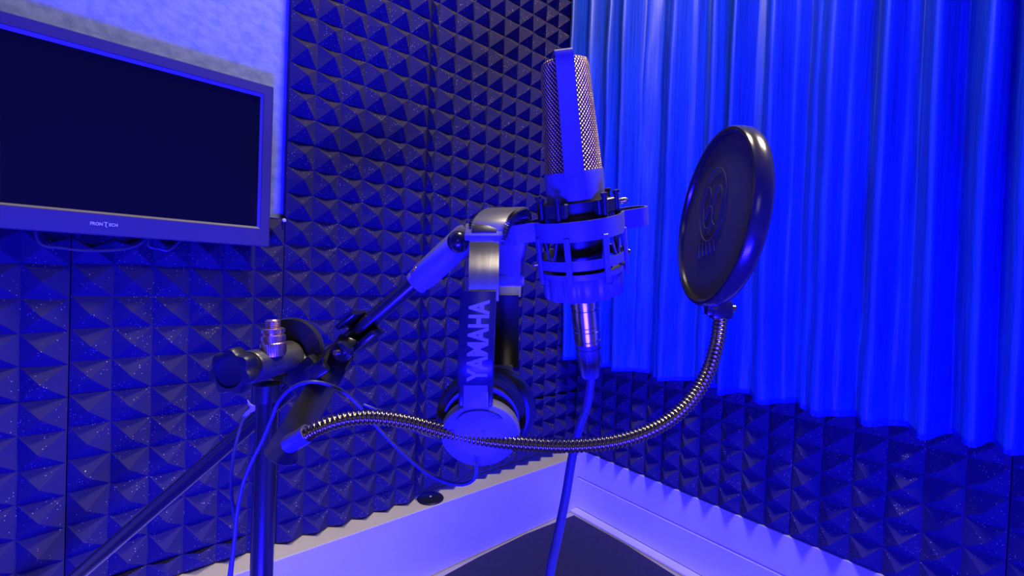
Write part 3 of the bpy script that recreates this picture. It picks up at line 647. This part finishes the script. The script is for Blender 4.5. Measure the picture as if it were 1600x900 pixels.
# ------------------------------------------------------------------ headphones
hp = thing('headphones', 'over ear headphones hanging over the boom end by their leather headband', 'headphones', W(757, 735, .37))
hb = [W(760, 374, .362), W(762, 362, .362), W(766, 350, .366), W(773, 341, .376), W(783, 335, .392), W(792, 333, .412), W(799, 337, .434), W(802, 350, .452), W(800, 370, .466), W(797, 400, .473), W(796, 432, .475)]
HP, _l = resample(cr_path(hb, 10), 0.002)
def wd_(i):
    t = i / (len(HP) - 1); w = (RT - FW * (0.10 + 0.1 * t)); T = (HP[min(i + 1, len(HP) - 1)] - HP[max(i - 1, 0)]).normalized(); return (w - T * w.dot(T)).normalized()
def td_(i):
    T = (HP[min(i + 1, len(HP) - 1)] - HP[max(i - 1, 0)]).normalized(); return T.cross(wd_(i)).normalized()
def bandw(i):
    t = i / (len(HP) - 1); return 0.0315 + 0.006 * math.sin(PI * min(1, t * 1.1))
b_ = NB(); sweep(b_, HP, wd_, td_, bandw, lambda i: 0.005 + 0.006 * math.sin(PI * i / (len(HP) - 1)), rnd=0.0022)
hbo = obj('headband', b_, M['leather'], hp, label='grey leather headband')
b_ = NB()
for s_ in (-1, 1):
    for i in range(1, len(HP) - 1):
        if i % 1 == 0:
            c = HP[i] + wd_(i) * (s_ * (bandw(i) / 2 - 0.0008)); o_ = td_(i); a = c + o_ * 0.0045 + wd_(i) * (-s_ * 0.002); e = c - o_ * 0.0045 + wd_(i) * (-s_ * 0.002); mid = c + wd_(i) * s_ * 0.0012
            tube(b_, [a, c + o_ * 0.003 + wd_(i) * s_ * 0.0008, mid, c - o_ * 0.003 + wd_(i) * s_ * 0.0008, e], 0.0006, 5)
obj('stitching', b_, M['black'], hbo)
# near side
def side_parts(cx, topv, Zc, near):
    k = 1.0 if near else 1.0
    rt = RT; up = (UP + RT * (0.012 if near else 0.0)).normalized(); fw = FW if near else -FW   # fw points to the head side
    top = W(cx, topv, Zc)
    cu_ = (up * 0.80 + fw * 0.60).normalized(); cn_ = rt.cross(cu_).normalized(); cn_ = cn_ if cn_.dot(fw) > 0 else -cn_
    b_ = NB(); box(b_, top + up * 0.003, (rt, cu_, cn_), (0.0325, 0.0150, 0.0065), 0.0016)
    clip = obj('band_clip', b_, M['leather'], hp)
    b_ = NB(); box(b_, top + up * 0.003 - cn_ * 0.0031, (rt, cu_, cn_), (0.0205, 0.0080, 0.0020), 0.0007); obj('clip_inset', b_, M['black'], clip)
    s0 = top - up * 0.004; s1 = s0 - up * 0.050
    b_ = NB(); sp_ = [s0.lerp(s1, q / 10) - fw * 0.0025 * math.sin(PI * q / 10) for q in range(11)]; sweep(b_, sp_, rt, fw, 0.0245, 0.0012); obj('slider', b_, M['steel'], hp, label='bright brushed steel slider')
    return s1, rt, up, fw
s1, rt, up, fw = side_parts(757, 368, .362, True)
a0 = W(748, 455, .362)
armP = [a0 - up * (0.078 * q / 16) - fw * (0.001 + 0.004 * math.sin(PI * q / 20)) + fw * (0.006 * max(0, (q - 11) / 5) ** 2) - RT * 0.0004 * q / 4 for q in range(17)]
b_ = NB(); sweep(b_, armP, rt, fw, 0.0294, 0.0060, rnd=0.0014)
for s_ in (-1, 1):
    box(b_, armP[-1] - up * 0.008 + rt * s_ * 0.0122 + fw * 0.001, (rt, up, fw), (0.0040, 0.0185, 0.0055), 0.001)
arm = obj('arm', b_, M['arm'], hp, label='dark plastic arm with pale lettering')
# lettering: YAMAHA reads upward along the arm
def arm_at(s):  # s 0..1 from the top
    x = s * 16; i = min(15, int(x)); return armP[i].lerp(armP[i + 1], x - i)
lb = text_bm('YAMAHA', (0, 0, 0), (1, 0, 0), (0, 1, 0), 1.0, 1.0, 0.0003, 0.035)
for v in lb.verts:
    s = 0.5 - v.co.x         # 0 at the top (the last letter), 1 at the bottom
    c = arm_at(0.09 + 0.86 * s); v.co = c - rt * (v.co.y * 0.0168 - 0.0012) - fw * (0.0031 + v.co.z)
obj('lettering', lb, M['letter'], arm, smooth=False)
b_ = NB(); hc = armP[-1] - up * 0.003; box(b_, hc - up * 0.004 - fw * 0.0005, (rt, up, fw), (0.0205, 0.0230, 0.0055), 0.0012); obj('hinge', b_, M['cup'], hp)
def earcup(cc, nrm_, up_, near):
    """cc: centre of the pad plane; nrm_ points outward"""
    b_ = NB(); lathe(b_, cc, nrm_, [(0.024, -0.020), (0.034, -0.021), (0.0395, -0.017), (0.0405, -0.010), (0.0390, -0.004), (0.0395, -0.001), (0.030, -0.001), (0.022, -0.006), (0.022, -0.018), (0.024, -0.020)], 56); pad_ = obj('ear_pad', b_, M['pad'], hp)
    b_ = NB(); lathe(b_, cc, nrm_, [(0, -0.002), (0.0392, -0.002), (0.0400, 0.001), (0.0392, 0.004), (0.036, 0.0055), (0.034, 0.006), (0.0335, 0.010), (0, 0.010)], 56); bk = obj('baffle_ring', b_, M['black'], hp)
    c2 = cc + nrm_ * 0.010 - up_ * 0.004; b_ = NB()
    lathe(b_, c2, nrm_, [(0, -0.002), (0.0300, -0.002), (0.0318, 0.004), (0.0318, 0.010), (0.0300, 0.0145), (0.0285, 0.0152), (0.018, 0.0172), (0, 0.018)], 56, hint=up_, sx=0.90, sy=1.06); cup_ = obj('ear_cup', b_, M['cup'], hp)
    if near:
        b_ = NB()
        r_ = nrm_.cross(up_).normalized()
        for k in range(3): tube(b_, [c2 + nrm_ * 0.0175 + r_ * (-0.024 if k > 9 else -0.004) + up_ * (0.002 + 0.0018 * k), c2 + nrm_ * 0.0160 + r_ * 0.0255 + up_ * (0.002 + 0.0018 * k)], 0.0005, 6)
        tube(b_, cr_path([c2 + nrm_ * 0.0150 + r_ * 0.022 + up_ * 0.012, c2 + nrm_ * 0.0160 + r_ * 0.014 + up_ * 0.020, c2 + nrm_ * 0.0162 + up_ * 0.0225, c2 + nrm_ * 0.0160 - r_ * 0.014 + up_ * 0.019, c2 + nrm_ * 0.0150 - r_ * 0.021 + up_ * 0.010], 8), 0.0007, 6)
        obj('cup_line', b_, M['black'], cup_)
    return c2
nn = (-FW + RT * 0.04 - UP * 0.12).normalized(); upn = (UP - nn * UP.dot(nn)).normalized()
cc = W(752, 654, .392); c2 = earcup(cc, nn, upn, True)
b_ = NB(); box(b_, hc.lerp(c2 + upn * 0.026 + nn * 0.004, 0.6) - upn * 0.006, (RT, upn, nn), (0.0185, 0.024, 0.006), 0.0012); obj('yoke', b_, M['cup'], hp)
# far side
ftop = W(797, 438, .476); b_ = NB(); box(b_, ftop, (RT, UP, FW), (0.0300, 0.0125, 0.0075), 0.0018); obj('band_clip', b_, M['leather'], hp)
b_ = NB(); box(b_, ftop - UP * 0.011, (RT, UP, FW), (0.0235, 0.014, 0.0012)); obj('slider', b_, M['steel'], hp, smooth=False)
f0 = W(790, 461, .476); fa = [f0 - UP * (0.078 * q / 10) + FW * 0.004 * math.sin(PI * q / 10) for q in range(11)]
b_ = NB(); sweep(b_, fa, RT, FW, 0.0290, 0.0060, rnd=0.0014); obj('arm', b_, M['gloss_black'], hp)
nf = (FW + RT * 0.05).normalized(); cf = W(776, 636, .452); c3 = earcup(cf, nf, UP, False)
b_ = NB(); box(b_, fa[-1].lerp(c3, 0.3), (RT, UP, FW), (0.0205, 0.030, 0.0055), 0.0012); obj('hinge', b_, M['cup'], hp)
# lead of the headphones: out of the cup, round in a loop, over the clamp and down beside the pole
cab = [W(743, 724, .362), W(744, 736, .364), W(739, 750, .366), W(722, 757, .37), W(697, 753, .375), W(665, 738, .38), (W(625, 704, .388)), W(590, 668, .392), W(562, 635, .392), W(538, 613, .385), W(510, 600, .372), W(482, 597, .365), W(455, 607, .366), W(435, 628, .371), W(424, 655, .374), W(409, 690, .376), W(393, 722, .376), W(380, 756, .376), W(371, 800, .376), W(366, 850, .376), W(361, 900, .376), W(356, 980, .376)]
e0 = cab[-1]; cab += [Vector((e0.x, e0.y, -0.55)), Vector((e0.x - 0.04, e0.y - 0.03, FZ + 0.007)), Vector((e0.x - 0.25, e0.y - 0.1, FZ + 0.007))]
b_ = NB(); tube(b_, cr_path(cab, 10), 0.0016, 10); obj('lead', b_, M['rubber'], hp)
cab2 = [W(725, 694, .400), W(700, 691, .405), W(672, 684, .41), W(645, 672, .41), W(618, 652, .40), W(590, 641, .395), W(568, 632, .393)]
b_ = NB(); tube(b_, cr_path(cab2, 10), 0.0012, 8); obj('lead', b_, M['rubber'], hp, label='thinner dark lead behind the gooseneck')
cab3 = [W(381, 652, .438), W(373, 676, .43), W(364, 716, .42), W(361, 760, .41), W(365, 800, .40), W(367, 830, .395), W(362, 870, .39), W(357, 910, .39), W(354, 980, .39)]
e0 = cab3[-1]; cab3 += [Vector((e0.x, e0.y + 0.01, -0.55)), Vector((e0.x - 0.03, e0.y + 0.03, FZ + 0.0065)), Vector((e0.x - 0.2, e0.y + 0.1, FZ + 0.0065))]
b_ = NB(); tube(b_, cr_path(cab3, 10), 0.0014, 10); obj('loose_wire', b_, M['rubber'], label='thin wire hanging down from the taped spot on the boom arm, left of the pole', cat='wire')
